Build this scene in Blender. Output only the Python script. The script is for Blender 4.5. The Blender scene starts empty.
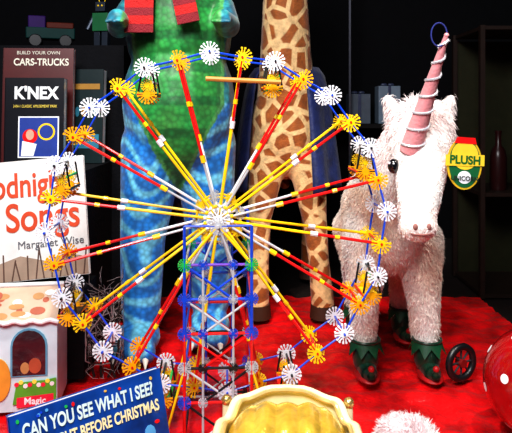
import bpy, math, random
from mathutils import Vector, Matrix, noise
from mathutils.bvhtree import BVHTree
random.seed(7)
scene = bpy.context.scene
V = Vector
# ------------------------------------------------------------------ materials
_m = {}
def M(name, col=(.5,.5,.5), rough=.5, metal=0, var=.12, scale=25, bump=0, bscale=80, sheen=0, coat=0,
      attr=False, emit=0, spec=.5, scales=None, spots=None):
    if name in _m: return _m[name]
    m = bpy.data.materials.new(name); m.use_nodes = True
    nt = m.node_tree; N = nt.nodes; L = nt.links
    b = N['Principled BSDF']
    b.inputs['Roughness'].default_value = rough
    b.inputs['Metallic'].default_value = metal
    b.inputs['Specular IOR Level'].default_value = spec
    b.inputs['Sheen Weight'].default_value = sheen
    b.inputs['Coat Weight'].default_value = coat
    tc = N.new('ShaderNodeTexCoord')
    nz = N.new('ShaderNodeTexNoise'); nz.inputs['Scale'].default_value = scale
    nz.inputs['Detail'].default_value = 4
    L.new(tc.outputs['Object'], nz.inputs['Vector'])
    mr = N.new('ShaderNodeMapRange')
    mr.inputs['From Min'].default_value = .3; mr.inputs['From Max'].default_value = .7
    mr.inputs['To Min'].default_value = 1-var; mr.inputs['To Max'].default_value = 1+var
    L.new(nz.outputs['Fac'], mr.inputs['Value'])
    mx = N.new('ShaderNodeMix'); mx.data_type = 'RGBA'; mx.blend_type = 'MULTIPLY'
    mx.inputs['Factor'].default_value = 1
    src = None
    if attr:
        at = N.new('ShaderNodeAttribute'); at.attribute_name = 'Col'; src = at.outputs['Color']
    if spots:
        vo = N.new('ShaderNodeTexVoronoi'); vo.feature = 'DISTANCE_TO_EDGE'; vo.inputs['Scale'].default_value = spots[1]
        L.new(tc.outputs['Object'], vo.inputs['Vector'])
        r = N.new('ShaderNodeMapRange'); r.inputs['From Min'].default_value = .09; r.inputs['From Max'].default_value = .14
        L.new(vo.outputs['Distance'], r.inputs['Value'])
        m2 = N.new('ShaderNodeMix'); m2.data_type = 'RGBA'
        L.new(r.outputs['Result'], m2.inputs['Factor'])
        m2.inputs['A'].default_value = (*col, 1); m2.inputs['B'].default_value = (*spots[0], 1)
        src = m2.outputs['Result']
    hgt=None
    if scales:
        vo = N.new('ShaderNodeTexVoronoi'); vo.feature = 'F1'; vo.inputs['Scale'].default_value = scales[0]
        L.new(tc.outputs['Object'], vo.inputs['Vector'])
        r = N.new('ShaderNodeMapRange'); r.inputs['From Min'].default_value = .15; r.inputs['From Max'].default_value = .75
        r.inputs['To Min'].default_value = scales[2]; r.inputs['To Max'].default_value = scales[1]
        L.new(vo.outputs['Distance'], r.inputs['Value']); hgt=r.outputs['Result']
        m3 = N.new('ShaderNodeMix'); m3.data_type = 'RGBA'; m3.blend_type = 'MULTIPLY'; m3.inputs['Factor'].default_value = 1
        L.new(src, m3.inputs['A']); L.new(r.outputs['Result'], m3.inputs['B']); src = m3.outputs['Result']
    if src: L.new(src, mx.inputs['A'])
    else: mx.inputs['A'].default_value = (*col, 1)
    L.new(mr.outputs['Result'], mx.inputs['B'])
    L.new(mx.outputs['Result'], b.inputs['Base Color'])
    if emit:
        L.new(mx.outputs['Result'], b.inputs['Emission Color']); b.inputs['Emission Strength'].default_value = emit
    if bump:
        n2 = N.new('ShaderNodeTexNoise'); n2.inputs['Scale'].default_value = bscale; n2.inputs['Detail'].default_value = 5
        L.new(tc.outputs['Object'], n2.inputs['Vector'])
        bp = N.new('ShaderNodeBump'); bp.inputs['Strength'].default_value = bump; bp.inputs['Distance'].default_value = .01
        L.new(hgt or n2.outputs['Fac'], bp.inputs['Height']); L.new(bp.outputs['Normal'], b.inputs['Normal'])
    _m[name] = m
    return m

RED = M('red_plastic', (.80,.010,.010), .3, coat=.3)
YEL = M('yellow_plastic', (1.0,.66,.01), .3, coat=.3)
ORA = M('amber_plastic', (1.0,.45,.005), .3, coat=.3)
WHT = M('white_plastic', (.88,.90,.95), .3, coat=.3)
GRY = M('grey_plastic', (.50,.51,.55), .35)
BLU = M('blue_plastic', (.01,.07,.65), .3, coat=.3)
BLK = M('black_plastic', (.010,.010,.012), .35)
GRN = M('green_plastic', (.02,.50,.1), .3)
PUR = M('purple_plastic', (.16,.05,.50), .3)
SIL = M('silver_tinsel', (.85,.85,.9), .25, metal=1)
TAN = M('tan_wood', (.65,.28,.05), .5)

# ------------------------------------------------------------------ mesh builder
class MB:
    def __init__(s): s.v=[]; s.f=[]; s.m=[]
    def add(s, vs, fs, mat=0):
        o=len(s.v); s.v += [tuple(v) for v in vs]
        for f in fs: s.f.append([i+o for i in f]); s.m.append(mat)
    def cyl(s, p0, p1, r0, r1=None, mat=0, n=8):
        p0=V(p0); p1=V(p1); r1 = r0 if r1 is None else r1
        d=(p1-p0)
        if d.length<1e-6: return
        d.normalize(); a = d.orthogonal().normalized(); b=d.cross(a)
        vs=[]
        for p,r in ((p0,r0),(p1,r1)):
            for i in range(n):
                t=2*math.pi*i/n; vs.append(p+a*(r*math.cos(t))+b*(r*math.sin(t)))
        fs=[[i,(i+1)%n,n+(i+1)%n,n+i] for i in range(n)]
        fs.append(list(range(n))[::-1]); fs.append(list(range(n,2*n)))
        s.add(vs,fs,mat)
    def box(s, c, h, ax=None, mat=0):
        c=V(c); ax = ax or (V((1,0,0)),V((0,1,0)),V((0,0,1)))
        vs=[c+ax[0]*(h[0]*i)+ax[1]*(h[1]*j)+ax[2]*(h[2]*k) for i in(-1,1) for j in(-1,1) for k in(-1,1)]
        s.add(vs,[[0,1,3,2],[4,6,7,5],[0,4,5,1],[2,3,7,6],[0,2,6,4],[1,5,7,3]],mat)
    def sph(s, c, r, rot=None, mat=0, nu=16, nv=10):
        c=V(c); r = (r,r,r) if not hasattr(r,'__len__') else r
        rot = rot or Matrix.Identity(3)
        vs=[c+rot@V((0,0,r[2]))]
        for j in range(1,nv):
            ph=math.pi*j/nv
            for i in range(nu):
                t=2*math.pi*i/nu
                vs.append(c+rot@V((r[0]*math.sin(ph)*math.cos(t), r[1]*math.sin(ph)*math.sin(t), r[2]*math.cos(ph))))
        vs.append(c+rot@V((0,0,-r[2])))
        fs=[[0,1+i,1+(i+1)%nu] for i in range(nu)]
        for j in range(nv-2):
            for i in range(nu):
                a=1+j*nu+i; b=1+j*nu+(i+1)%nu
                fs.append([a,a+nu,b+nu,b])
        e=len(vs)-1; o=1+(nv-2)*nu
        fs += [[o+i,e,o+(i+1)%nu] for i in range(nu)]
        s.add(vs,fs,mat)
    def cap(s, p0, r0, p1, r1, mat=0, n=16):
        s.cyl(p0,p1,r0,r1,mat,n); s.sph(p0,r0,mat=mat,nu=n); s.sph(p1,r1,mat=mat,nu=n)
    def chain(s, pts, mat=0, n=16):
        for (a,ra),(b,rb) in zip(pts,pts[1:]): s.cap(a,ra,b,rb,mat,n)
    def tube(s, pts, r, mat=0, n=8, closed=False):
        k=len(pts); pts=[V(p) for p in pts]; vs=[]; prev=None
        for i,p in enumerate(pts):
            if closed: d=pts[(i+1)%k]-pts[i-1]
            else: d=pts[min(i+1,k-1)]-pts[max(i-1,0)]
            d.normalize()
            a = d.orthogonal().normalized() if prev is None else (prev-d*prev.dot(d)).normalized()
            prev=a; b=d.cross(a); rr = r(i/(k-1)) if callable(r) else r
            for j in range(n):
                t=2*math.pi*j/n; vs.append(p+a*(rr*math.cos(t))+b*(rr*math.sin(t)))
        fs=[]
        for i in range(k if closed else k-1):
            for j in range(n):
                a=i*n+j; b=i*n+(j+1)%n; c=((i+1)%k)*n
                fs.append([a,b,c+(j+1)%n,c+j])
        if not closed: fs += [list(range(n))[::-1], list(range((k-1)*n,k*n))]
        s.add(vs,fs,mat)
    def prism(s, pts, y0, y1, mat=0):
        n=len(pts); vs=[(x,y0,z) for x,z in pts]+[(x,y1,z) for x,z in pts]
        fs=[[i,(i+1)%n,n+(i+1)%n,n+i] for i in range(n)]+[list(range(n))[::-1],list(range(n,2*n))]
        s.add(vs,fs,mat)
    def conn(s, c, R, mat=0, slots=8, start=0, u=V((1,0,0)), w=V((0,0,1)), th=.0035):
        c=V(c); nrm=u.cross(w)
        s.cyl(c-nrm*th,c+nrm*th,R*.42,mat=mat,n=12)
        for k in range(slots):
            a=start+k*math.pi/4; d=u*math.cos(a)+w*math.sin(a); q=nrm.cross(d)
            for sg in(-1,1):
                s.box(c+d*(R*.65)+q*(sg*R*.13),(R*.33,R*.055,th*.9),(d,q,nrm),mat)
                s.box(c+d*(R*.93)+q*(sg*R*.17),(R*.09,R*.10,th),(d,q,nrm),mat)
    def obj(s, name, mats, parent=None, smooth=True, bevel=0):
        me=bpy.data.meshes.new(name); me.from_pydata(s.v,[],s.f); me.update()
        for m in mats: me.materials.append(m)
        me.polygons.foreach_set('material_index', s.m)
        if smooth:
            me.polygons.foreach_set('use_smooth',[True]*len(me.polygons))
            try: me.set_sharp_from_angle(angle=math.radians(40))
            except Exception: pass
        o=bpy.data.objects.new(name,me); scene.collection.objects.link(o)
        if parent: o.parent=parent
        if bevel:
            b=o.modifiers.new('b','BEVEL'); b.width=bevel; b.segments=2; b.limit_method='ANGLE'
        return o
def empty(name, loc=(0,0,0), rot=(0,0,0)):
    e=bpy.data.objects.new(name,None); e.location=loc; e.rotation_euler=rot; e.empty_display_size=.05
    scene.collection.objects.link(e); return e
def organic(name, mb, mats, parent=None, voxel=.008, smooth=6, colfn=None):
    o=mb.obj(name+'_src',mats,smooth=False)
    r=o.modifiers.new('r','REMESH'); r.mode='VOXEL'; r.voxel_size=voxel
    sm=o.modifiers.new('s','SMOOTH'); sm.iterations=smooth; sm.factor=.6
    dg=bpy.context.evaluated_depsgraph_get(); dg.update()
    me=bpy.data.meshes.new_from_object(o.evaluated_get(dg))
    bpy.data.objects.remove(o)
    me.name=name
    me.materials.clear()
    for m in mats: me.materials.append(m)
    me.polygons.foreach_set('use_smooth',[True]*len(me.polygons))
    me.polygons.foreach_set('material_index',[0]*len(me.polygons))
    if colfn:
        ca=me.color_attributes.new('Col','FLOAT_COLOR','POINT')
        for v in me.vertices:
            ca.data[v.index].color=(*colfn(v.co,v.normal),1)
    ob=bpy.data.objects.new(name,me); scene.collection.objects.link(ob)
    if parent: ob.parent=parent
    return ob
def bvh(o):
    return BVHTree.FromPolygons([v.co for v in o.data.vertices],[p.vertices[:] for p in o.data.polygons])
def fur(o, name, n, length, width, mat, droop=.6, jit=.45, parent=None, mask=None, seed=1, dirv=(0,0,-1), clump=.5):
    rnd=random.Random(seed); me=o.data; me.calc_loop_triangles()
    tris=me.loop_triangles; w=[t.area for t in tris]
    ca=me.color_attributes.get('Col'); vs=[];fs=[];cs=[]
    D=V(dirv)
    for t in rnd.choices(range(len(tris)),weights=w,k=n):
        t=tris[t]; a,b,c=[me.vertices[i].co for i in t.vertices]
        x,y=rnd.random(),rnd.random()
        if x+y>1: x,y=1-x,1-y
        p=a+(b-a)*x+(c-a)*y; nr=t.normal
        L=length(p) if callable(length) else length
        if mask and not mask(p,nr): continue
        if L<=0: continue
        L*=rnd.uniform(.6,1.25)
        cl=noise.noise_vector(p*22)*clump
        j=V((rnd.gauss(0,1),rnd.gauss(0,1),rnd.gauss(0,1)))*jit
        d=(nr+D*droop+j+cl).normalized()
        sd=d.cross(V((rnd.random()-.5,rnd.random()-.5,rnd.random()-.5))).normalized()*width
        d2=(d+D*droop*.7+cl).normalized()
        p0=p-nr*.001; p1=p0+d*L*.5; p2=p1+d2*L*.5
        k=len(vs); vs+=[p0-sd,p0+sd,p1+sd*.7,p1-sd*.7,p2]
        fs+=[[k,k+1,k+2,k+3],[k+3,k+2,k+4]]
        col = tuple(ca.data[t.vertices[0]].color) if ca else (1,1,1,1)
        g=rnd.uniform(.9,1.06); cs+=[(col[0]*g,col[1]*g,col[2]*g,1)]*5
    m2=bpy.data.meshes.new(name); m2.from_pydata([tuple(v) for v in vs],[],fs); m2.materials.append(mat)
    c2=m2.color_attributes.new('Col','FLOAT_COLOR','POINT')
    c2.data.foreach_set('color',[q for c in cs for q in c])
    ob=bpy.data.objects.new(name,m2); scene.collection.objects.link(ob)
    if parent: ob.parent=parent
    return ob
def text(name, body, size, loc, mat, parent=None, rot=(math.pi/2,0,0), bold=.0, align='CENTER', ext=.0006, sx=1):
    c=bpy.data.curves.new(name,'FONT'); c.body=body; c.size=size; c.align_x=align; c.align_y='CENTER'; c.extrude=ext; c.offset=bold
    o=bpy.data.objects.new(name,c); scene.collection.objects.link(o)
    dg=bpy.context.evaluated_depsgraph_get(); dg.update()
    me=bpy.data.meshes.new_from_object(o.evaluated_get(dg)); bpy.data.objects.remove(o)
    me.materials.clear(); me.materials.append(mat)
    q=bpy.data.objects.new(name,me); q.location=loc; q.rotation_euler=rot; q.scale=(sx,1,1)
    scene.collection.objects.link(q)
    if parent: q.parent=parent
    return q
def arch(cx,z0,w,h,n=10):
    pts=[(cx-w/2,z0),(cx+w/2,z0)]
    r=w/2
    for i in range(n+1):
        t=math.pi*i/n; pts.append((cx+r*math.cos(t), z0+h-r+r*math.sin(t)))
    return pts
def ell(cx,cz,rx,rz,n=24):
    return [(cx+rx*math.cos(2*math.pi*i/n),cz+rz*math.sin(2*math.pi*i/n)) for i in range(n)]

# ------------------------------------------------------------------ room
DARK=M('dark_wall_paint',(.0030,.0030,.0042),.85,spec=.15)
def slab(name,lo,hi,mat,bevel=0):
    mb=MB(); c=[(a+b)/2 for a,b in zip(lo,hi)]; h=[(b-a)/2 for a,b in zip(lo,hi)]
    mb.box((0,0,0),h); o=mb.obj(name,[mat],smooth=False,bevel=bevel); o.location=c; return o
slab('floor',(-1.5,.7,-.06),(1.5,3.3,-.026),M('dark_floorboards',(.015,.009,.008),.6,bump=.2))
slab('wall_back',(-1.5,3.2,-.026),(1.5,3.26,2.2),DARK)
slab('wall_left',(-1.56,.9,-.026),(-1.5,3.26,2.2),DARK)
slab('wall_right',(1.5,.9,-.026),(1.56,3.26,2.2),DARK)
slab('ceiling',(-1.56,1.9,2.2),(1.56,3.26,2.26),DARK)
slab('baseboard_back',(-1.5,3.17,-.026),(1.5,3.2,.1),M('dark_trim',(.01,.008,.007),.5))
# red cloth
mb=MB(); nx,ny=190,180; x0,x1,y0,y1=-.95,.95,.8,2.55
vs=[]
for j in range(ny+1):
    for i in range(nx+1):
        x=x0+(x1-x0)*i/nx; y=y0+(y1-y0)*j/ny
        q=V((x*5,y*5,0)); h=min(.022,abs(noise.noise(q))*.018+abs(noise.noise(q*2.7))*.015+abs(noise.noise(q*7))*.005)
        vs.append((x,y,h-.023))
mb.add(vs,[[j*(nx+1)+i,j*(nx+1)+i+1,(j+1)*(nx+1)+i+1,(j+1)*(nx+1)+i] for j in range(ny) for i in range(nx)])
mb.obj('red_display_cloth',[M('red_satin',(.72,.005,.008),.27,var=.55,scale=9,bump=.8,bscale=40,sheen=.05)])

# ------------------------------------------------------------------ ferris wheel
FW=empty('toy_ferris_wheel',(-.094,1.51,.510),(0,0,math.radians(3)))
R=.408; Y0=-.062; Y1=.062
def pol(r,a,y): return V((r*math.cos(a),y,r*math.sin(a)))
mats=[RED,YEL,WHT,GRY,BLU,BLK,ORA,GRN,PUR,TAN]
r_=0;y_=1;w_=2;g_=3;b_=4;k_=5;o_=6;n_=7;p_=8;t_=9
rim=MB(); sp=MB(); RR=.0037
for side,yy in ((0,Y0),(1,Y1)):
    nodes=[]
    for k in range(32):
        a=math.radians(93+11.25*k)
        isw=(k%2==0); rr=R*(1.01 if isw else .985)
        P=pol(rr,a,yy); nodes.append(P)
        if isw:
            rim.conn(P,.0235,w_,8,a,)
        else:
            rim.conn(P,.024,o_ if k%4==1 else y_,5,a-math.pi)
            rim.conn(P+V((0,.008,0)),.018,y_,5,a)
    for k in range(32):
        rim.cyl(nodes[k],nodes[(k+1)%32],.0026,mat=b_,n=6)
    for k in range(16):
        a=math.radians(93+11.25*(2*k+1))
        A=lambda f:pol(R*f,a,yy)
        if side==0:
            if k%2==0: segs=[(.05,.38,g_),(.38,.97,r_)]
            else: segs=[(.05,.58,y_),(.58,.97,r_)]
        else:
            if k%2==0: segs=[(.05,.5,w_),(.5,.97,r_)]
            else: segs=[(.05,.6,y_),(.6,.97,y_)]
        off=(V((0,1,0))*( .03 if side==0 else -.03))
        def Q(f): return A(f)+off*(1-f)*1.0
        for f0,f1,c in segs:
            sp.cyl(Q(f0),Q(f1),RR if c!=g_ else .0030,mat=c,n=7)
        jf=segs[0][1]; d=(Q(.9)-Q(.1)).normalized()
        sp.cyl(Q(jf)-d*.009,Q(jf)+d*.009,.0062,mat=(y_ if k%2==0 else w_),n=8)
        sp.cyl(Q(.72)-d*.006,Q(.72)+d*.006,.0052,mat=y_,n=8)
for k in range(16):
    a=math.radians(93+22.5*k)
    rim.cyl(pol(R*1.01,a,Y0-.01),pol(R*1.01,a,Y1+.01),.003,mat=(k_ if k%2 else b_),n=6)
    a2=math.radians(93+22.5*k+11.25)
    rim.cyl(pol(R*.985,a2,Y0-.006),pol(R*.985,a2,Y1+.006),.003,mat=r_,n=6)
rim.obj('rim',mats,FW); sp.obj('spokes',mats,FW)
hub=MB()
for yy in (-.035,-.02,0,.02,.035):
    hub.conn((0,yy,0),.028,[w_,y_,g_,y_,w_][int(round((yy+.035)/.0175))],8,.2+yy*10)
hub.cyl((0,-.13,0),(0,.13,0),.0035,mat=g_)
for k in range(16):
    a=math.radians(93+11.25*(2*k+1)); hub.sph(pol(.034,a,-.034),.0055,mat=w_ if k%2 else y_,nu=8,nv=6)
for yy in(-.028,.028):
    hub.tube([pol(.055,2*math.pi*i/40,yy) for i in range(40)],.0026,mat=y_,n=6,closed=True)
    for k in range(8):
        hub.conn(pol(.055,k*math.pi/4+.2,yy),.012,y_ if k%2 else g_,8,0)
hub.obj('hub',mats,FW)
for s in range(8):
    a=math.radians(93+45*s+22.5); c=pol(R*.985,a,0)
    g=MB(); dz=-.055
    for yy in(-.045,.045):
        g.cyl(c+V((-.012,yy,.004)),c+V((-.022,yy,dz)),.0026,mat=k_,n=6)
        g.cyl(c+V((.012,yy,.004)),c+V((.022,yy,dz)),.0026,mat=k_,n=6)
        g.conn(c+V((0,yy,dz)),.023,o_,5,math.pi)
        g.conn(c+V((0,yy,dz+.022)),.015,y_,8,0)
    for xx,zz,cc in((-.022,dz,r_),(.022,dz,k_),(0,dz-.006,y_),(.014,dz+.03,[g_,n_][s%2])):
        g.cyl(c+V((xx,-.048,zz)),c+V((xx,.048,zz)),.003,mat=cc,n=6)
    g.box(c+V((0,0,dz-.004)),(.020,.035,.0025),mat=[r_,y_,k_,n_][s%4])
    g.obj('seat_%d'%(s+1),mats,FW)
bt=MB(); bt.cyl((-.03,-.075,.345),(.15,-.075,.337),.0058,mat=t_); bt.obj('wooden_dowel',mats,FW)
tw=MB(); zs=[-.09,-.17,-.25,-.33,-.41,-.495]; hx=.078
ys=(-.115,.115)
for yy in ys:
    for sx in(-1,1):
        tw.cyl((sx*hx,yy,-.505),(sx*hx,yy,-.25),.0038,mat=r_); tw.cyl((sx*hx,yy,-.25),(sx*hx,yy,.0),.0038,mat=b_)
        tw.cyl((sx*hx*.45,yy,-.505),(sx*hx*.45,yy,-.09),.003,mat=(g_ if yy<0 else b_))
        tw.cyl((sx*hx,yy,-.09),(0,yy,0),.0034,mat=y_)
        tw.cyl((sx*hx*.45,yy,-.09),(0,yy,0),.003,mat=g_)
    for i,z in enumerate(zs):
        tw.cyl((-hx,yy,z),(hx,yy,z),.0034,mat=[p_,b_,r_,k_,r_,k_][i])
        for sx in(-1,1):
            tw.conn((sx*hx,yy,z),.015,[n_,b_,b_,g_,b_,k_][i],8,0); tw.conn((sx*hx*.45,yy,z),.011,[b_,g_,b_,k_,g_,k_][i],8,0)
        if i<5:
            z2=zs[i+1]
            tw.cyl((-hx,yy,z),(hx*(.45),yy,z2),.0028,mat=[b_,g_,r_,g_,k_][i]); tw.cyl((hx,yy,z),(-hx*(.45),yy,z2),.0028,mat=[b_,g_,r_,k_,g_][i])
    tw.conn((0,yy,0),.02,g_,8,0)
    tw.cyl((-hx,yy,0),(hx,yy,0),.0028,mat=b_)
    for sx in(-1,1):
        tw.cyl((sx*hx,yy,-.33),(sx*hx*1.6,yy,-.498),.003,mat=y_); tw.conn((sx*hx*1.6,yy,-.494),.013,n_,8,0)
    tw.cyl((-hx*1.6,yy,-.505),(hx*1.6,yy,-.505),.0036,mat=g_)
for sx in(-1,1):
    for i,z in enumerate(zs):
        tw.cyl((sx*hx,ys[0],z),(sx*hx,ys[1],z),.003,mat=[g_,r_,b_,b_,g_,k_][i])
        if i<5 and i>0: tw.cyl((sx*hx,ys[0],z),(sx*hx,ys[1],zs[i+1]),.0026,mat=[b_,g_,y_,g_,r_][i])
tw.obj('support_tower',mats,FW)

# ------------------------------------------------------------------ dinosaur plush
DN=empty('plush_dinosaur'); cx=-.265
mb=MB()
mb.sph((cx,2.06,.80),(.195,.18,.27)); mb.sph((cx,2.06,1.05),(.185,.16,.22))
mb.chain([((cx,2.06,1.12),.15),((cx,2.04,1.30),.11),((cx,1.99,1.42),.11)])
mb.chain([((cx,1.96,1.44),.10),((cx,1.82,1.40),.07)])
mb.chain([((-.35,2.05,.66),.112),((-.375,1.99,.36),.076),((-.378,1.97,.12),.064)])
mb.chain([((-.18,2.08,.66),.112),((-.160,2.06,.36),.080),((-.160,2.09,.12),.070)])
for fx,fy in((-.378,1.92),(-.160,2.04)):
    mb.sph((fx,fy,.052),(.072,.10,.052))
    for dx in(-.045,0,.045): mb.sph((fx+dx,fy-.08,.035),(.026,.045,.033))
for s in(-1,1):
    mb.chain([((cx+s*.14,2.02,1.12),.055),((cx+s*.175,1.93,1.05),.040),((cx+s*.16,1.84,1.06),.032)])
    for d in(-1,0,1): mb.cap((cx+s*.16+d*.018,1.83,1.06),.012,(cx+s*.16+d*.024,1.795,1.045),.008)
mb.chain([((cx,2.2,.70),.13),((cx+.0,2.42,.45),.09),((cx+.0,2.62,.20),.06),((cx+.03,2.8,.06),.03)])
def dcol(p,n):
    nn=noise.noise(p*9)
    w=.0 if p.z<.50 else min(.150,(p.z-.50)*.50)
    d=abs(p.x-cx-.01)-(w+.006*nn)
    if p.z>.5 and n.y<.25 and p.y<2.12 and d<0:
        band=math.sin(p.z*60)
        if d>-.012: return (.08,.36,.10)
        return (.015+.04*abs(nn),.27,.05) if band>-.6 else (.01,.16,.035)
    st=math.sin(p.z*70+3*math.sin(p.x*30)+nn*5)
    k=max(0,min(1,(st-.1)*1.6))
    if p.z>.80:
        a=V((.006,.15,.24)); b=V((.03,.32,.36))
    else:
        a=V((.012,.20,.62)); b=V((.16,.58,.82))
    return tuple(a.lerp(b,k))
DM=M('dinosaur_plush_fabric',attr=True,rough=.5,sheen=.2,bump=.08,bscale=140,scales=(60,.62,1.2),var=.3,scale=14)
dino=organic('body',mb,[DM],DN,voxel=.0075,smooth=5,colfn=dcol)
cl=MB()
for fx,fy in((-.378,1.92),(-.160,2.04)):
    for dx in(-.045,0,.045): cl.cyl((fx+dx,fy-.11,.032),(fx+dx*1.1,fy-.140,.010),.012,.002,n=10)
for s in(-1,1): cl.sph((cx+s*.07,1.90,1.50),.022,nu=14)
cl.obj('claws_and_eyes',[M('ivory_felt',(.8,.8,.7),.6)],DN)
ey=MB()
for s in(-1,1): ey.sph((cx+s*.073,1.884,1.505),.012)
for t in range(9):
    z=1.5-t*.09
    ey.cyl((cx,2.13+.02*min(t,4),z),(cx,2.24+.02*min(t,4),z+.03),.03,.004,n=8)
ey.obj('pupils_and_spines',[M('dark_teal_felt',(.01,.05,.06),.5)],DN)
sc=MB()
sc.tube([(cx+.135*math.cos(t*math.pi/12),2.03+.135*math.sin(t*math.pi/12),1.23) for t in range(24)],.035,mat=0,n=10,closed=True)
def ribbon(mb,pts,w,th=.008):
    for i,(a,b) in enumerate(zip(pts,pts[1:])):
        a=V(a);b=V(b); d=(b-a).normalized(); q=V((1,0,0)); q=(q-d*q.dot(d)).normalized(); n=d.cross(q)
        mb.box((a+b)/2,(w/2,(b-a).length/2+.0005,th/2),(q,d,n),mat=i%2)
ribbon(sc,[(cx-.10,1.885-.002*i,1.23-.026*i) for i in range(9)],.09)
ribbon(sc,[(cx+.02+.006*i,1.875-.002*i,1.22-.028*i) for i in range(7)],.07)
sc.obj('striped_scarf',[M('red_knit',(.50,.01,.01),.8,bump=.6,bscale=200),M('darkred_knit',(.22,.01,.02),.8,bump=.6,bscale=200)],DN)

# ------------------------------------------------------------------ giraffe plush
GF=empty('plush_giraffe')
mb=MB()
mb.sph((.115,2.40,.70),(.145,.16,.20)); mb.sph((.135,2.62,.71),(.13,.18,.165)); mb.sph((.14,2.76,.70),(.13,.13,.165))
mb.chain([((.12,2.38,.80),.122),((.116,2.335,1.0),.100),((.112,2.31,1.35),.078),((.11,2.31,1.5),.075)])
mb.chain([((.11,2.31,1.52),.075),((.0,2.28,1.44),.045)])
for s in(-1,1):
    mb.chain([((.11,2.31+s*.03,1.57),.014),((.11,2.31+s*.04,1.66),.014)]); mb.sph((.11,2.31+s*.04,1.67),.02)
mb.chain([((.055,2.36,.64),.082),((.012,2.30,.36),.046),((.010,2.27,.20),.040),((.008,2.26,.05),.043)])
mb.chain([((.195,2.36,.62),.082),((.225,2.31,.36),.048),((.240,2.28,.20),.040),((.252,2.26,.05),.045)])
for x,xx in((.07,.02),(.20,.25)):
    mb.chain([((x,2.76,.62),.09),((xx,2.72,.40),.055),((xx,2.82,.22),.036),((xx,2.80,.05),.042)])
mb.chain([((.14,2.88,.78),.02),((.14,2.93,.50),.014),((.14,2.93,.42),.028)])
GM=M('giraffe_plush_fabric',(.88,.58,.27),.7,spots=((.36,.10,.015),14),sheen=.2,bump=.4,bscale=150,var=.3,scale=40)
gir=organic('body',mb,[GM],GF,voxel=.009,smooth=4)
hf=MB()
for x,y in((.008,2.262),(.252,2.262),(.02,2.80),(.25,2.80)):
    hf.cyl((x,y,0),(x,y,.05),.050,.045,n=16)
for s in(-1,1): hf.sph((.06,2.305+s*.064,1.52),.014)
hf.obj('hooves_and_eyes',[M('dark_brown_plush',(.06,.025,.012),.6)],GF)
cp=MB(); na,nz=60,16; vs=[]
for j in range(nz+1):
    f=j/nz; z=.945-.47*f
    for i in range(na+1):
        ang=math.radians(-66+ (284)*i/na)
        fold=.012*math.sin(ang*11)*f
        rx=.126+.085*f**.5+fold; ry=.155+.10*f**.5+fold
        vs.append((.125+rx*math.cos(ang), 2.44+ry*math.sin(ang), z-.012*math.cos(ang*5)*f))
cp.add(vs,[[j*(na+1)+i,j*(na+1)+i+1,(j+1)*(na+1)+i+1,(j+1)*(na+1)+i] for j in range(nz) for i in range(na)])
co=cp.obj('navy_cape',[M('navy_cloth',(.008,.018,.10),.6,bump=.4,bscale=60,sheen=.15,var=.4)],GF)
so=co.modifiers.new('s','SOLIDIFY'); so.thickness=.006

# ------------------------------------------------------------------ unicorn plush
UN=empty('plush_unicorn')
mb=MB()
mb.sph((.410,1.86,.43),(.142,.15,.155)); mb.sph((.415,1.95,.42),(.135,.15,.145)); mb.sph((.42,2.02,.44),(.135,.12,.155))
mb.chain([((.410,1.83,.50),.13),((.425,1.75,.60),.105),((.445,1.68,.69),.09)])
mb.sph((.448,1.635,.712),(.090,.095,.088)); mb.chain([((.440,1.60,.672),.080),((.417,1.53,.565),.055),((.402,1.50,.505),.046)])
mb.sph((.401,1.490,.492),(.049,.045,.040))
for s in(-1,1):
    mb.chain([((.448+s*.062,1.65,.765),.024),((.448+s*.088,1.645,.812),.012)])
mb.chain([((.335,1.82,.38),.072),((.322,1.79,.22),.042),((.322,1.785,.10),.036)])
mb.chain([((.490,1.82,.38),.075),((.500,1.79,.22),.045),((.503,1.785,.10),.038)])
for x in(.345,.500):
    mb.chain([((x,2.03,.38),.085),((x,1.99,.27),.058),((x,2.07,.17),.038),((x,2.06,.09),.036)])
def ucol(p,n):
    c=V((.90,.85,.82))
    k=noise.noise(p*7)
    if p.z>.62: c=c.lerp(V((.95,.70,.72)),max(0,.35+.6*k))
    if p.y<1.56 and p.z<.54: c=c.lerp(V((.95,.80,.75)),.8)
    if p.z<.56 and p.y>1.7: c=c.lerp(V((.80,.54,.38)),min(.8,max(0,.36+.7*k)))
    return tuple(c)
UM=M('unicorn_plush_fabric',attr=True,rough=.85,sheen=.2,bump=.6,bscale=90,var=.08)
uni=organic('body',mb,[UM],UN,voxel=.007,smooth=4,colfn=ucol)
UF=M('unicorn_fur_strands',attr=True,rough=.6,sheen=.1,var=.06)
EYES=[V((.340,1.560,.636)),V((.530,1.565,.645))]
T=bvh(uni); EP=[]
for e in EYES:
    q,nn,_,_=T.find_nearest(e); EP.append((q,nn))
def ulen(p):
    for q,_ in EP:
        if (p-q).length<.024: return .003
    if p.y<1.60 and p.z<.68: return .006
    if p.z<.11 and p.y<1.9: return .008
    if p.z>.74 : return .022
    return .013
fur(uni,'fur',64000,ulen,.0011,UF,droop=1.1,jit=.24,parent=UN,seed=5,clump=.7)
mn=MB()
mn.sph((.465,1.70,.765),(.075,.065,.045)); mn.chain([((.46,1.76,.74),.05),((.445,1.83,.66),.05),((.43,1.90,.60),.04)])
mn.chain([((.42,2.12,.52),.022),((.42,2.15,.40),.030),((.42,2.15,.22),.022)])
mane=organic('mane_and_tail',mn,[UM],UN,voxel=.008,smooth=3,colfn=lambda p,n:(.95,.86,.87))
fur(mane,'mane_fur',9000,.028,.0013,UF,droop=.9,jit=.4,parent=UN,seed=6)
eyes=MB()
for q,nn in EP:
    eyes.sph(q+nn*.004,(.017,.017,.020),mat=0); eyes.sph(q+nn*.019+V((0,-.006,.007)),.0035,mat=1,nu=8)
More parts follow.
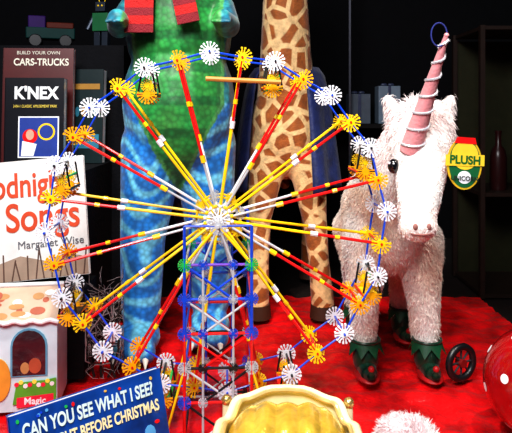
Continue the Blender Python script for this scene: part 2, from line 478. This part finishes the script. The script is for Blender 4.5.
for s in(-1,1):
    q,nn,_,_=T.find_nearest(V((.401+s*.024,1.43,.502))); eyes.sph(q,(.006,.005,.008),mat=2)
eyes.tube([T.find_nearest(V((.401+.034*math.sin(t),1.43+.02*abs(math.sin(t)),.472+.006*abs(math.sin(t)))))[0]+V((0,-.003,0)) for t in [-1.2+.24*i for i in range(11)]],.0022,mat=2,n=6)
eyes.obj('eyes_and_nostrils',[M('eye_black',(.005,.005,.007),.08,coat=1),WHT,M('dusty_pink_thread',(.35,.15,.13),.7)],UN)
B=V((.403,1.545,.690)); Tp=V((.454,1.43,.958)); hn=MB(); ax=(Tp-B)
def hp(f): return B-ax*.06+ax*1.06*f
def hr(t): return .0245*(1-t)**.9+.0052
hn.tube([hp(i/14) for i in range(15)],hr,mat=0,n=16)
hn.sph(Tp,.0060,mat=0)
a=ax.normalized().orthogonal().normalized(); b=ax.normalized().cross(a)
pts=[]
for i in range(160):
    f=i/159*.97; t=f*7*2*math.pi; r=hr(f)+.0008
    pts.append(hp(f)+a*(r*math.cos(t))+b*(r*math.sin(t)))
hn.tube(pts,.0032,mat=1,n=6)
rn=random.Random(4)
for p in pts:
    for _ in range(7):
        d=V((rn.gauss(0,1),rn.gauss(0,1),rn.gauss(0,1))).normalized()*rn.uniform(.003,.007); hn.cyl(p,p+d,.0008,.0004,mat=1,n=3)
hn.obj('horn',[M('pink_satin',(.82,.32,.34),.45,sheen=.3,bump=.3,bscale=120),M('silver_thread',(.75,.76,.80),.35,metal=.4)],UN)
lp=MB(); lp.tube([Tp+V((-.017+.019*math.cos(t),.002,.002+.028*math.sin(t))) for t in [2*math.pi*i/28 for i in range(28)]],.0018,mat=0,n=6,closed=True)
lp.obj('hanging_loop',[M('blue_cord',(.02,.03,.20),.6)],UN)
def boot(i,x,y):
    m=MB(); G,Rd,Bk=0,1,2
    m.sph((x,y,.054),(.038,.045,.050),mat=G)
    m.chain([((x,y-.01,.032),.029),((x,y-.055,.028),.024),((x,y-.085,.034),.013),((x,y-.090,.048),.007)],mat=G)
    m.sph((x,y-.090,.056),.009,mat=Rd)
    m.sph((x,y-.028,.014),(.036,.062,.013),mat=Rd)
    n=16; vs=[]
    for k in range(n):
        t=2*math.pi*k/n; vs.append((x+.040*math.cos(t),y+.040*math.sin(t),.106))
    for k in range(n):
        t=2*math.pi*k/n; rr=.056 if k%2 else .046; zz=.066 if k%2 else .092
        vs.append((x+rr*math.cos(t),y+rr*math.sin(t),zz))
    m.add(vs,[[k,(k+1)%n,n+(k+1)%n,n+k] for k in range(n)],mat=3)
    m.tube([(x+.041*math.cos(2*math.pi*k/n),y+.041*math.sin(2*math.pi*k/n),.107) for k in range(n)],.004,mat=G,n=6,closed=True)
    m.obj('elf_boot_%d'%i,[M('dark_green_felt',(.004,.040,.020),.35,sheen=.1,var=.5),M('red_felt',(.45,.01,.012),.5),BLK,M('green_felt_cuff',(.006,.08,.032),.5)],UN)
boot(1,.322,1.765); boot(2,.503,1.765); boot(3,.345,2.055); boot(4,.500,2.055)
TG=empty('tag',(.526,1.515,.645),(math.radians(-4),math.radians(4),math.radians(8))); TG.parent=UN
m=MB(); m.prism(ell(0,0,.047,.066,36),-.0015,.0015,0); m.prism(ell(0,0,.042,.061,36),-.0022,-.0016,1)
m.prism(ell(0,.02,.036,.036),-.0028,-.0023,2); m.prism([(-.030,.050),(.030,.050),(.026,.066),(-.022,.066)],-.0034,-.0028,3)
m.prism([(-.052,-.008),(.052,-.004),(.052,.024),(-.052,.020)],-.0040,-.0034,2)
m.prism(ell(0,-.035,.018,.016),-.0030,-.0023,4)
m.obj('tag_card',[M('tag_gold',(.65,.42,.02),.4),M('tag_green',(.01,.12,.04),.4),M('tag_yellow',(.85,.58,.04),.4),RED,WHT],TG)
text('tag_word_1','PLUSH',.029,(0,-.0045,.008),M('tag_ink',(.01,.12,.02),.5),TG,bold=.001,ext=.0003)
text('tag_word_2','UNICORN',.016,(0,-.0045,-.038),M('tag_ink2',(.02,.03,.02),.5),TG,bold=.0003,ext=.0003)

# ------------------------------------------------------------------ flat goods
def board(name,loc,rot,w,h,t,front,page=WHT):
    e=empty(name,loc,rot); m=MB()
    m.box((0,0,h/2),(w/2,t/2-.001,h/2),mat=1)
    m.box((0,-t/2+.0015,h/2),(w/2+.002,.0015,h/2+.002),mat=0); m.box((0,t/2-.0015,h/2),(w/2+.002,.0015,h/2+.002),mat=0)
    m.box((-w/2-.001,0,h/2),(.0015,t/2,h/2+.002),mat=0)
    m.obj('cover',[front,page],e); return e
CREAM=M('cream_ink',(.9,.85,.7),.5); WINK=M('white_ink',(.9,.92,.95),.5)
bk=board('hardback_search_book',(-.298,1.165,.016),(math.radians(-12),math.radians(-5),math.radians(31)),.296,.210,.022,M('deep_blue_print',(.004,.055,.30),.3,var=.6,scale=14,coat=.4))
y=-.0125
text('title_line_1','CAN YOU SEE WHAT I SEE?',.035,(0.000,y,.178),M('ice_blue_ink',(.70,.92,.90),.4),bk,bold=.0010,sx=.60)
text('title_line_2','THE NIGHT BEFORE CHRISTMAS',.030,(.006,y,.143),M('pale_yellow_ink',(.95,.90,.50),.4),bk,bold=.0008,sx=.60)
m=MB()
rn=random.Random(2)
for i in range(34):
    x=rn.uniform(-.14,.14); z=rn.uniform(.01,.118) if i<24 else rn.uniform(.198,.204); r=rn.uniform(.005,.014) if i<24 else .003
    m.prism(ell(x,z,r,r*rn.uniform(.6,1.4),10),-.0123-.00002*i,-.0112,i%5)
m.obj('cover_art',[RED,BLU,M('gold_ink',(.8,.5,.08),.4),GRN,M('sky_ink',(.1,.4,.75),.4)],bk)
# white songs book
PB=board('songbook',(-.660,1.775,.280),(math.radians(-9),math.radians(-5),math.radians(5)),.33,.350,.02,M('white_cover',(.74,.73,.72),.5,var=.08))
RI=M('red_brown_ink',(.60,.06,.012),.5)
text('title_1','Goodnight',.104,(-.040,-.0115,.275),RI,PB,bold=.0016,sx=.72)
text('title_2','Songs',.118,(.040,-.0115,.178),RI,PB,bold=.0016,sx=.80)
text('byline','Margaret Wise',.032,(.06,-.0115,.100),M('grey_ink',(.12,.12,.14),.5),PB)
m=MB()
m.prism([(-.165,.0),(.165,.0),(.165,.05),(.1,.066),(.04,.05),(-.03,.07),(-.1,.05),(-.165,.075)],-.0112,-.0102,0)
for i in range(14):
    x=-.15+.023*i; m.prism([(x,.0),(x+.004,.0),(x+.014*math.sin(i*2.1)+.004,.075+.02*math.sin(i)),(x+.014*math.sin(i*2.1),.075+.02*math.sin(i))],-.0118,-.0112,1)
m.obj('cover_drawing',[M('taupe_ink',(.35,.25,.19),.6),M('brown_ink',(.10,.05,.035),.6)],PB)
CH=M('charcoal_cloth',(.006,.006,.008),.85,bump=.3,spec=.2)
slab('display_riser',(-.93,1.740,-.0005),(-.500,1.880,.262),CH)
slab('display_plinth',(-1.2,1.885,-.0005),(-.535,2.22,.59),CH)
slab('display_pedestal',(-1.2,2.225,-.0005),(-.490,2.50,1.02),CH)
cb=board('vehicle_book',(-.755,2.075,.593),(math.radians(-4),0,math.radians(4)),.235,.400,.03,M('maroon_print',(.10,.012,.012),.35,coat=.3))
text('over','BUILD YOUR OWN',.017,(0,-.0165,.385),CREAM,cb)
text('main','CARS-TRUCKS',.034,(0.01,-.0165,.352),CREAM,cb,bold=.0008,sx=.85)
gb=board('construction_toy_box',(-.726,1.975,.593),(math.radians(-3),0,math.radians(4)),.185,.290,.045,M('black_print',(.008,.008,.012),.3,coat=.4))
text('logo',"K'NEX",.055,(.005,-.0238,.240),WINK,gb,bold=.0022,sx=.9)
text('sub','3-IN-1 CLASSIC AMUSEMENT PARK',.013,(.003,-.0238,.198),M('yellow_ink',(.9,.7,.1),.5),gb,sx=.7)
m=MB(); m.prism([(-.05,.03),(.08,.03),(.08,.165),(-.05,.165)],-.0238,-.0228,3); m.prism([(-.046,.034),(.076,.034),(.076,.161),(-.046,.161)],-.0239,-.0238,0)
m.prism(ell(.040,.115,.028,.028,20),-.0242,-.0238,1); m.prism(ell(.040,.115,.022,.022,20),-.0245,-.0242,0); m.prism(ell(-.012,.10,.024,.024,18),-.0243,-.0238,2)
m.prism([(-.040,.036),(.0,.036),(.01,.075),(-.036,.085)],-.0245,-.0240,3); m.prism(ell(-.012,.105,.013,.017,14),-.0248,-.0243,4)
m.obj('box_art',[M('royal_print',(.02,.05,.3),.4),YEL,RED,WINK,M('skin_ink',(.7,.4,.28),.5)],gb)
b2=board('board_game_box',(-.600,2.14,.593),(math.radians(-4),0,math.radians(-4)),.11,.33,.04,M('dark_green_print',(.006,.018,.02),.35,coat=.3))
m=MB(); m.prism([(-.045,.05),(.045,.05),(.045,.10),(-.045,.10)],-.0215,-.0205,0); m.prism([(-.045,.26),(.045,.26),(.045,.28),(-.045,.28)],-.0215,-.0205,1)
for i in range(4): m.prism(ell(-.035+.022*i,.18,.008,.018,12),-.0215,-.0205,i%3)
m.obj('box_art',[M('cyan_print',(.03,.2,.3),.4),M('amber_print',(.4,.2,.03),.4),M('dim_white_print',(.3,.32,.35),.5)],b2)
tc=empty('toy_truck',(-.80,2.34,1.021),(0,0,.3)); m=MB()
m.box((.0,0,.055),(.09,.035,.022),mat=0); m.box((-.05,0,.095),(.032,.032,.026),mat=1); m.box((.035,0,.085),(.05,.036,.012),mat=2)
for x in(-.055,.055):
    for yv in(-.036,.036): m.cyl((x,yv-.008,.025),(x,yv+.008,.025),.025,mat=3,n=18)
m.obj('truck_body',[M('teal_paint',(.001,.028,.026),.6,spec=.2),M('violet_paint',(.025,.004,.08),.6,spec=.2),M('orange_paint',(.08,.01,.004),.6,spec=.2),BLK],tc,bevel=.004)
rb=empty('toy_robot',(-.60,2.34,1.021),(0,0,-.2)); m=MB()
m.box((0,0,.10),(.032,.02,.035),mat=0); m.box((0,0,.16),(.02,.018,.018),mat=1)
for s in(-1,1):
    m.box((s*.016,0,.035),(.012,.014,.035),mat=1); m.cyl((s*.034,0,.125),(s*.052,-.02,.07),.009,mat=1); m.sph((s*.008,-.018,.163),.004,mat=2)
    m.cyl((s*.01,0,.177),(s*.016,0,.2),.002,mat=2)
m.obj('robot_body',[M('green_paint',(.01,.12,.04),.4),M('gunmetal',(.03,.04,.06),.4,metal=.5),YEL],rb,bevel=.003)
# house-shaped carton
CT=empty('dollhouse_carton',(-.628,1.625,.0),(0,0,math.radians(8))); m=MB()
m.prism([(-.10,0),(.10,0),(.10,.235),(-.10,.235)],-.075,.075,0)
m.add([(-.104,-.080,.232),(.104,-.080,.232),(.104,0,.305),(-.104,0,.305),(-.104,.080,.232),(.104,.080,.232)],[[0,1,2,3],[3,2,5,4],[0,3,4],[1,5,2],[0,4,5,1]],1)
sl=V((0,.080,.073)).normalized(); nl=V((0,-.073,.080)).normalized(); xa=V((1,0,0))
rn=random.Random(21)
for i in range(16):
    u=rn.uniform(-.085,.085); f=rn.uniform(.015,.092); c=V((u,-.080,.232))+sl*f+nl*(.0006+.00005*i); ra=rn.uniform(.008,.02); rb_=rn.uniform(.006,.012)
    k=14; m.add([c+xa*(ra*math.cos(2*math.pi*q/k))+sl*(rb_*math.sin(2*math.pi*q/k)) for q in range(k)],[list(range(k))],[2,3,2,4,3][i%5])
m.tube([(-.105+.0105*i,-.081,.233+.003*math.sin(i*1.5)) for i in range(21)],.006,mat=4)
m.tube([(-.105+.0105*i,0,.307) for i in range(21)],.006,mat=4)
m.prism(arch(.030,.090,.092,.125),-.0775,-.0755,5); m.prism(arch(.030,.094,.082,.116),-.0785,-.0776,6)
m.prism(ell(-.045,.085,.030,.055),-.0790,-.0760,7)
m.prism(ell(.045,.118,.016,.020),-.0790,-.0786,2); m.prism(ell(.020,.113,.011,.015),-.0790,-.0786,3)
m.prism([(-.01,.02),(.098,.028),(.098,.085),(.07,.080),(.0,.077)],-.0800,-.0786,8)
m.prism([(.0,.012),(.092,.018),(.092,.045),(.0,.038)],-.0808,-.0800,9)
for i in range(9): m.prism(ell(.0+.011*i,.072+.006*math.sin(i*2),.006,.006,8),-.0812,-.080,[9,10,4][i%3])
m.obj('carton',[M('pale_carton',(.60,.76,.82),.45,var=.15,scale=12),M('peach_carton',(.62,.42,.30),.5),M('terracotta',(.42,.09,.04),.5),M('biscuit',(.50,.25,.09),.6),M('icing_white',(.85,.85,.85),.5),
  M('carton_blue_trim',(.12,.35,.5),.5),M('carton_window',(.012,.012,.018),.1,coat=1),M('golden_print',(.75,.33,.04),.5),M('leaf_print',(.10,.38,.03),.5),M('magenta_print',(.75,.02,.06),.5),M('lemon_print',(.9,.8,.1),.5)],CT,bevel=.002)
text('carton_label','Magic',.024,(.046,-.082,.028),WINK,CT,bold=.0005)
# twig branches
TW=MB(); rn=random.Random(12)
def twig(p,d,L,r,dep):
    pts=[V(p)]; d=V(d).normalized()
    for i in range(5):
        d=(d+V((rn.gauss(0,.22),rn.gauss(0,.12),rn.gauss(0,.18)))).normalized(); q=pts[-1]+d*L/5
        q.z=max(q.z,.008); q.y=min(max(q.y,1.725),1.762); q.x=min(max(q.x,-.490),-.39); pts.append(q)
    TW.tube(pts,lambda t:r*(1-.5*t),n=5,mat=dep%2)
    if dep<3:
        for i in(1,2,3,4):
            twig(pts[i],d+V((rn.gauss(0,.9),rn.gauss(0,.3),rn.gauss(0,.7))),L*.6,r*.6,dep+1)
for i in range(4): twig((-.47+.02*i,1.745,.003),(rn.uniform(-.3,.3),0,1),.22,.0042,0)
TW.obj('twig_branches',[M('dark_bark',(.02,.013,.012),.8),M('frosted_bark',(.30,.25,.26),.7)])

# ------------------------------------------------------------------ doll bed
DB=empty('doll_bed',(.064,1.225,.0),(0,0,math.radians(-3)))
m=MB(); n=72
def outl(t,sc=1):
    c,s=math.cos(t),math.sin(t); p=.55
    x=.140*abs(c)**p*(1 if c>0 else -1); yv=.112*abs(s)**p*(1 if s>0 else -1)
    k=1+.03*math.cos(6*t)
    return x*k*sc,yv*k*sc
def hz(t): return .115+.040*max(0,math.sin(t))**3+.006*math.cos(8*t)
rimp=[(*outl(2*math.pi*i/n),hz(2*math.pi*i/n)) for i in range(n)]
m.tube(rimp,.009,mat=0,n=10,closed=True)
m.tube([(*outl(2*math.pi*i/n,.91),hz(2*math.pi*i/n)+.002) for i in range(n)],.005,mat=1,n=8,closed=True)
vs=[]
lv=[(1,0),(1,.0),(.96,-.05),(.93,-.09),(1.0,None)]
for k,(sc_,dz_) in enumerate(lv):
    for i in range(n):
        t=2*math.pi*i/n; x,yv=outl(t,sc_); vs.append((x,yv,.0 if dz_ is None else hz(t)+dz_))
m.add(vs,[[k*n+i,k*n+(i+1)%n,(k+1)*n+(i+1)%n,(k+1)*n+i] for k in range(4) for i in range(n)]+[[4*n+i for i in range(n)]],0)
for sx in(-1,1):
    for sy in(-1,1):
        x,yv=sx*.135,sy*.103
        m.cyl((x,yv,0),(x,yv,.125),.012,.009,mat=0,n=14); m.sph((x,yv,.135),.012,mat=2)
m.obj('bed_frame',[M('cream_enamel',(.90,.85,.52),.22,coat=.5),M('pale_gold_trim',(.8,.62,.25),.3,metal=.4),M('brass_knob',(.75,.55,.2),.25,metal=.8)],DB)
m=MB(); vs=[]; rings=24; nn=220
for k in range(rings+1):
    f=k/rings
    for i in range(nn):
        t=2*math.pi*i/nn; x,yv=outl(t,.88*f)
        rid=.007*abs(math.cos(x*70))*min(1,(1-f)*5)
        vs.append((x,yv,.088+.072*math.sqrt(max(0,1-f**2.6))+rid))
m.add(vs,[[k*nn+i,k*nn+(i+1)%nn,(k+1)*nn+(i+1)%nn,(k+1)*nn+i] for k in range(rings) for i in range(nn)],0)
m.obj('quilt',[M('gold_satin',(.92,.60,.07),.22,metal=.35,coat=.4,bump=.3,bscale=50,var=.3)],DB)

# ------------------------------------------------------------------ fluffy lamb
LB=empty('plush_lamb'); mb=MB()
mb.sph((.325,1.27,.066),(.068,.10,.050)); mb.sph((.330,1.17,.072),(.036,.045,.034)); mb.sph((.368,1.18,.082),(.020,.010,.011)); mb.sph((.292,1.18,.082),(.020,.010,.011))
for sx in(-1,1):
    mb.cap((.325+sx*.04,1.20,.022),.018,(.325+sx*.04,1.14,.020),.016); mb.cap((.325+sx*.045,1.33,.024),.02,(.325+sx*.05,1.28,.020),.016)
LC=organic('body',mb,[M('lamb_fabric',attr=True,rough=.9)],LB,voxel=.006,smooth=3,colfn=lambda p,n:(.85,.68,.70) if noise.noise(p*12)>0 else (.82,.80,.80))
fur(LC,'wool',11000,.016,.0012,UF,droop=.3,jit=.6,parent=LB,seed=9,clump=1.2,mask=lambda p,n:p.z>.02)
m=MB()
for sx in(-1,1): m.sph((.33+sx*.018,1.132,.084),.005)
m.sph((.33,1.124,.068),(.006,.004,.004)); m.obj('face',[BLK],LB)

# ------------------------------------------------------------------ polka dot ball + wheel
PD=empty('polka_dot_ball',(.678,1.44,.127)); m=MB(); r=.126; m.sph((0,0,0),r,nu=48,nv=32)
for i in range(26):
    ph=math.acos(1-2*(i+.5)/26); th=i*2.39996+.9; d=V((math.sin(ph)*math.cos(th),math.sin(ph)*math.sin(th),math.cos(ph)))
    a=d.orthogonal().normalized(); b=d.cross(a); q=.085
    vs=[d*(r+.0012)]+[(d*math.cos(q)+(a*math.cos(2*math.pi*k/18)+b*math.sin(2*math.pi*k/18))*math.sin(q))*(r+.0008) for k in range(18)]
    m.add(vs,[[0,1+k,1+(k+1)%18] for k in range(18)],1)
m.obj('ball',[M('glossy_red',(.36,.004,.006),.15,coat=.8),WINK],PD)
WH=empty('toy_wagon_wheel',(.588,1.72,.056),(0,0,math.radians(25))); m=MB()
m.tube([(.045*math.cos(2*math.pi*i/36),0,.045*math.sin(2*math.pi*i/36)) for i in range(36)],.010,mat=0,n=10,closed=True)
for k in range(8):
    a=k*math.pi/4; m.cyl((0,0,0),(.042*math.cos(a),0,.042*math.sin(a)),.003,mat=1)
m.cyl((0,-.012,0),(0,.012,0),.012,mat=2,n=16); m.obj('wheel',[BLK,M('iron_grey',(.04,.04,.045),.4),M('dark_red_paint',(.2,.01,.01),.4)],WH)

# ------------------------------------------------------------------ right cabinet, rear shelf with reflection stand-ins
CA=empty('display_cabinet'); m=MB()
for x in(.96,1.40):
    for yv in(2.55,2.9): m.box((x,yv,.56),(.010,.012,.58),mat=0)
for z in(-.01,.42,1.13): m.box((1.18,2.725,z),(.22,.18,.008),mat=0)
m.box((1.18,2.91,.55),(.22,.006,.56),mat=1)
m.obj('frame',[M('dark_walnut',(.020,.010,.007),.5,spec=.3),M('olive_panel',(.020,.020,.008),.7,spec=.2)],CA,smooth=False)
def bottle(x,y,z,mat,h=.2):
    e=empty('glass_bottle',(x,y,z)); m=MB()
    prof=[(.0,.0),(.034,.0),(.036,.01),(.036,h*.55),(.028,h*.68),(.013,h*.76),(.012,h*.95),(.015,h*.95),(.015,h),(0,h)]
    n=20; vs=[(r*math.cos(2*math.pi*i/n),r*math.sin(2*math.pi*i/n),zz) for r,zz in prof for i in range(n)]
    m.add(vs,[[k*n+i,k*n+(i+1)%n,(k+1)*n+(i+1)%n,(k+1)*n+i] for k in range(len(prof)-1) for i in range(n)])
    m.obj('bottle_body',[mat],e)
bottle(1.07,2.65,.4285,M('ruby_glass',(.025,.005,.005),.3,spec=.3),.26)
DW=M('shelf_black',(.006,.005,.005),.7,spec=.2)
RS=empty('wall_shelf'); m=MB(); x,w,z=.62,.26,.70
m.box((x,3.08,z),(w,.115,.01))
for xx in(x-w+.03,x+w-.03): m.box((xx,3.13,z-.04),(.01,.065,.03))
m.obj('shelf_board',[DW],RS,smooth=False)
def reflect_box(x,z,w,h,c,i):  # box added as a stand-in for a pale bluish glass reflection
    e=empty('reflection_box',(x,3.06,z)); m=MB(); m.box((0,0,h/2),(w,.05,h/2),mat=0); m.box((0,0,h/2),(.008,.052,h/2+.0005),mat=1)
    m.sph((-.018,0,h+.008),(.018,.01,.008),mat=1,nu=10,nv=6); m.sph((.018,0,h+.008),(.018,.01,.008),mat=1,nu=10,nv=6)
    m.obj('reflection_box_body',[M('reflection_tint_%d'%i,c,.5),M('box_ribbon',(.04,.05,.10),.4)],e,bevel=.002)
for i,(x,z,w,h,c) in enumerate(((.52,.711,.055,.15,(.07,.09,.12)),(.67,.711,.055,.19,(.15,.20,.26)))):
    reflect_box(x,z,w,h,c,i)
slab('steel_pole',(.455,2.94,-.026),(.465,2.95,2.2),M('brushed_steel',(.08,.08,.10),.4,metal=.7))

# ------------------------------------------------------------------ lights
def area(name,loc,tgt,size,e,col):
    l=bpy.data.lights.new(name,'AREA'); l.shape='RECTANGLE'; l.size=size[0]; l.size_y=size[1]; l.energy=e; l.color=col
    o=bpy.data.objects.new(name,l); o.location=loc; o.rotation_euler=(V(tgt)-V(loc)).to_track_quat('-Z','Y').to_euler(); scene.collection.objects.link(o)
def spot(name,loc,tgt,e,ang,col,rad=.04):
    l=bpy.data.lights.new(name,'SPOT'); l.energy=e; l.spot_size=math.radians(ang); l.spot_blend=.6; l.color=col; l.shadow_soft_size=rad
    o=bpy.data.objects.new(name,l); o.location=loc; o.rotation_euler=(V(tgt)-V(loc)).to_track_quat('-Z','Y').to_euler(); scene.collection.objects.link(o)
area('daylight',(-.5,-.3,2.3),(0,1.7,.3),(1.2,.8),88,(.98,.98,1))
spot('display_spot_1',(.75,1.0,2.1),(.42,1.70,.5),78,42,(1,.94,.86))
spot('display_spot_2',(-.3,1.1,2.1),(-.12,1.75,.2),74,60,(1,.91,.78))
w=bpy.data.worlds.new('World'); scene.world=w; w.use_nodes=True
w.node_tree.nodes['Background'].inputs[0].default_value=(.5,.6,.8,1); w.node_tree.nodes['Background'].inputs[1].default_value=.08
# ------------------------------------------------------------------ camera
cd=bpy.data.cameras.new('camera'); cd.sensor_width=36; cd.lens=600/512*36; cd.shift_y=-(216.5-110)/512; cd.clip_start=.02
co=bpy.data.objects.new('camera',cd); co.location=(0,0,.78); co.rotation_euler=(math.pi/2,0,0); scene.collection.objects.link(co); scene.camera=co
try:
    scene.view_settings.view_transform='Standard'
    scene.view_settings.look='Medium High Contrast'
except Exception as ex: print('look',ex)
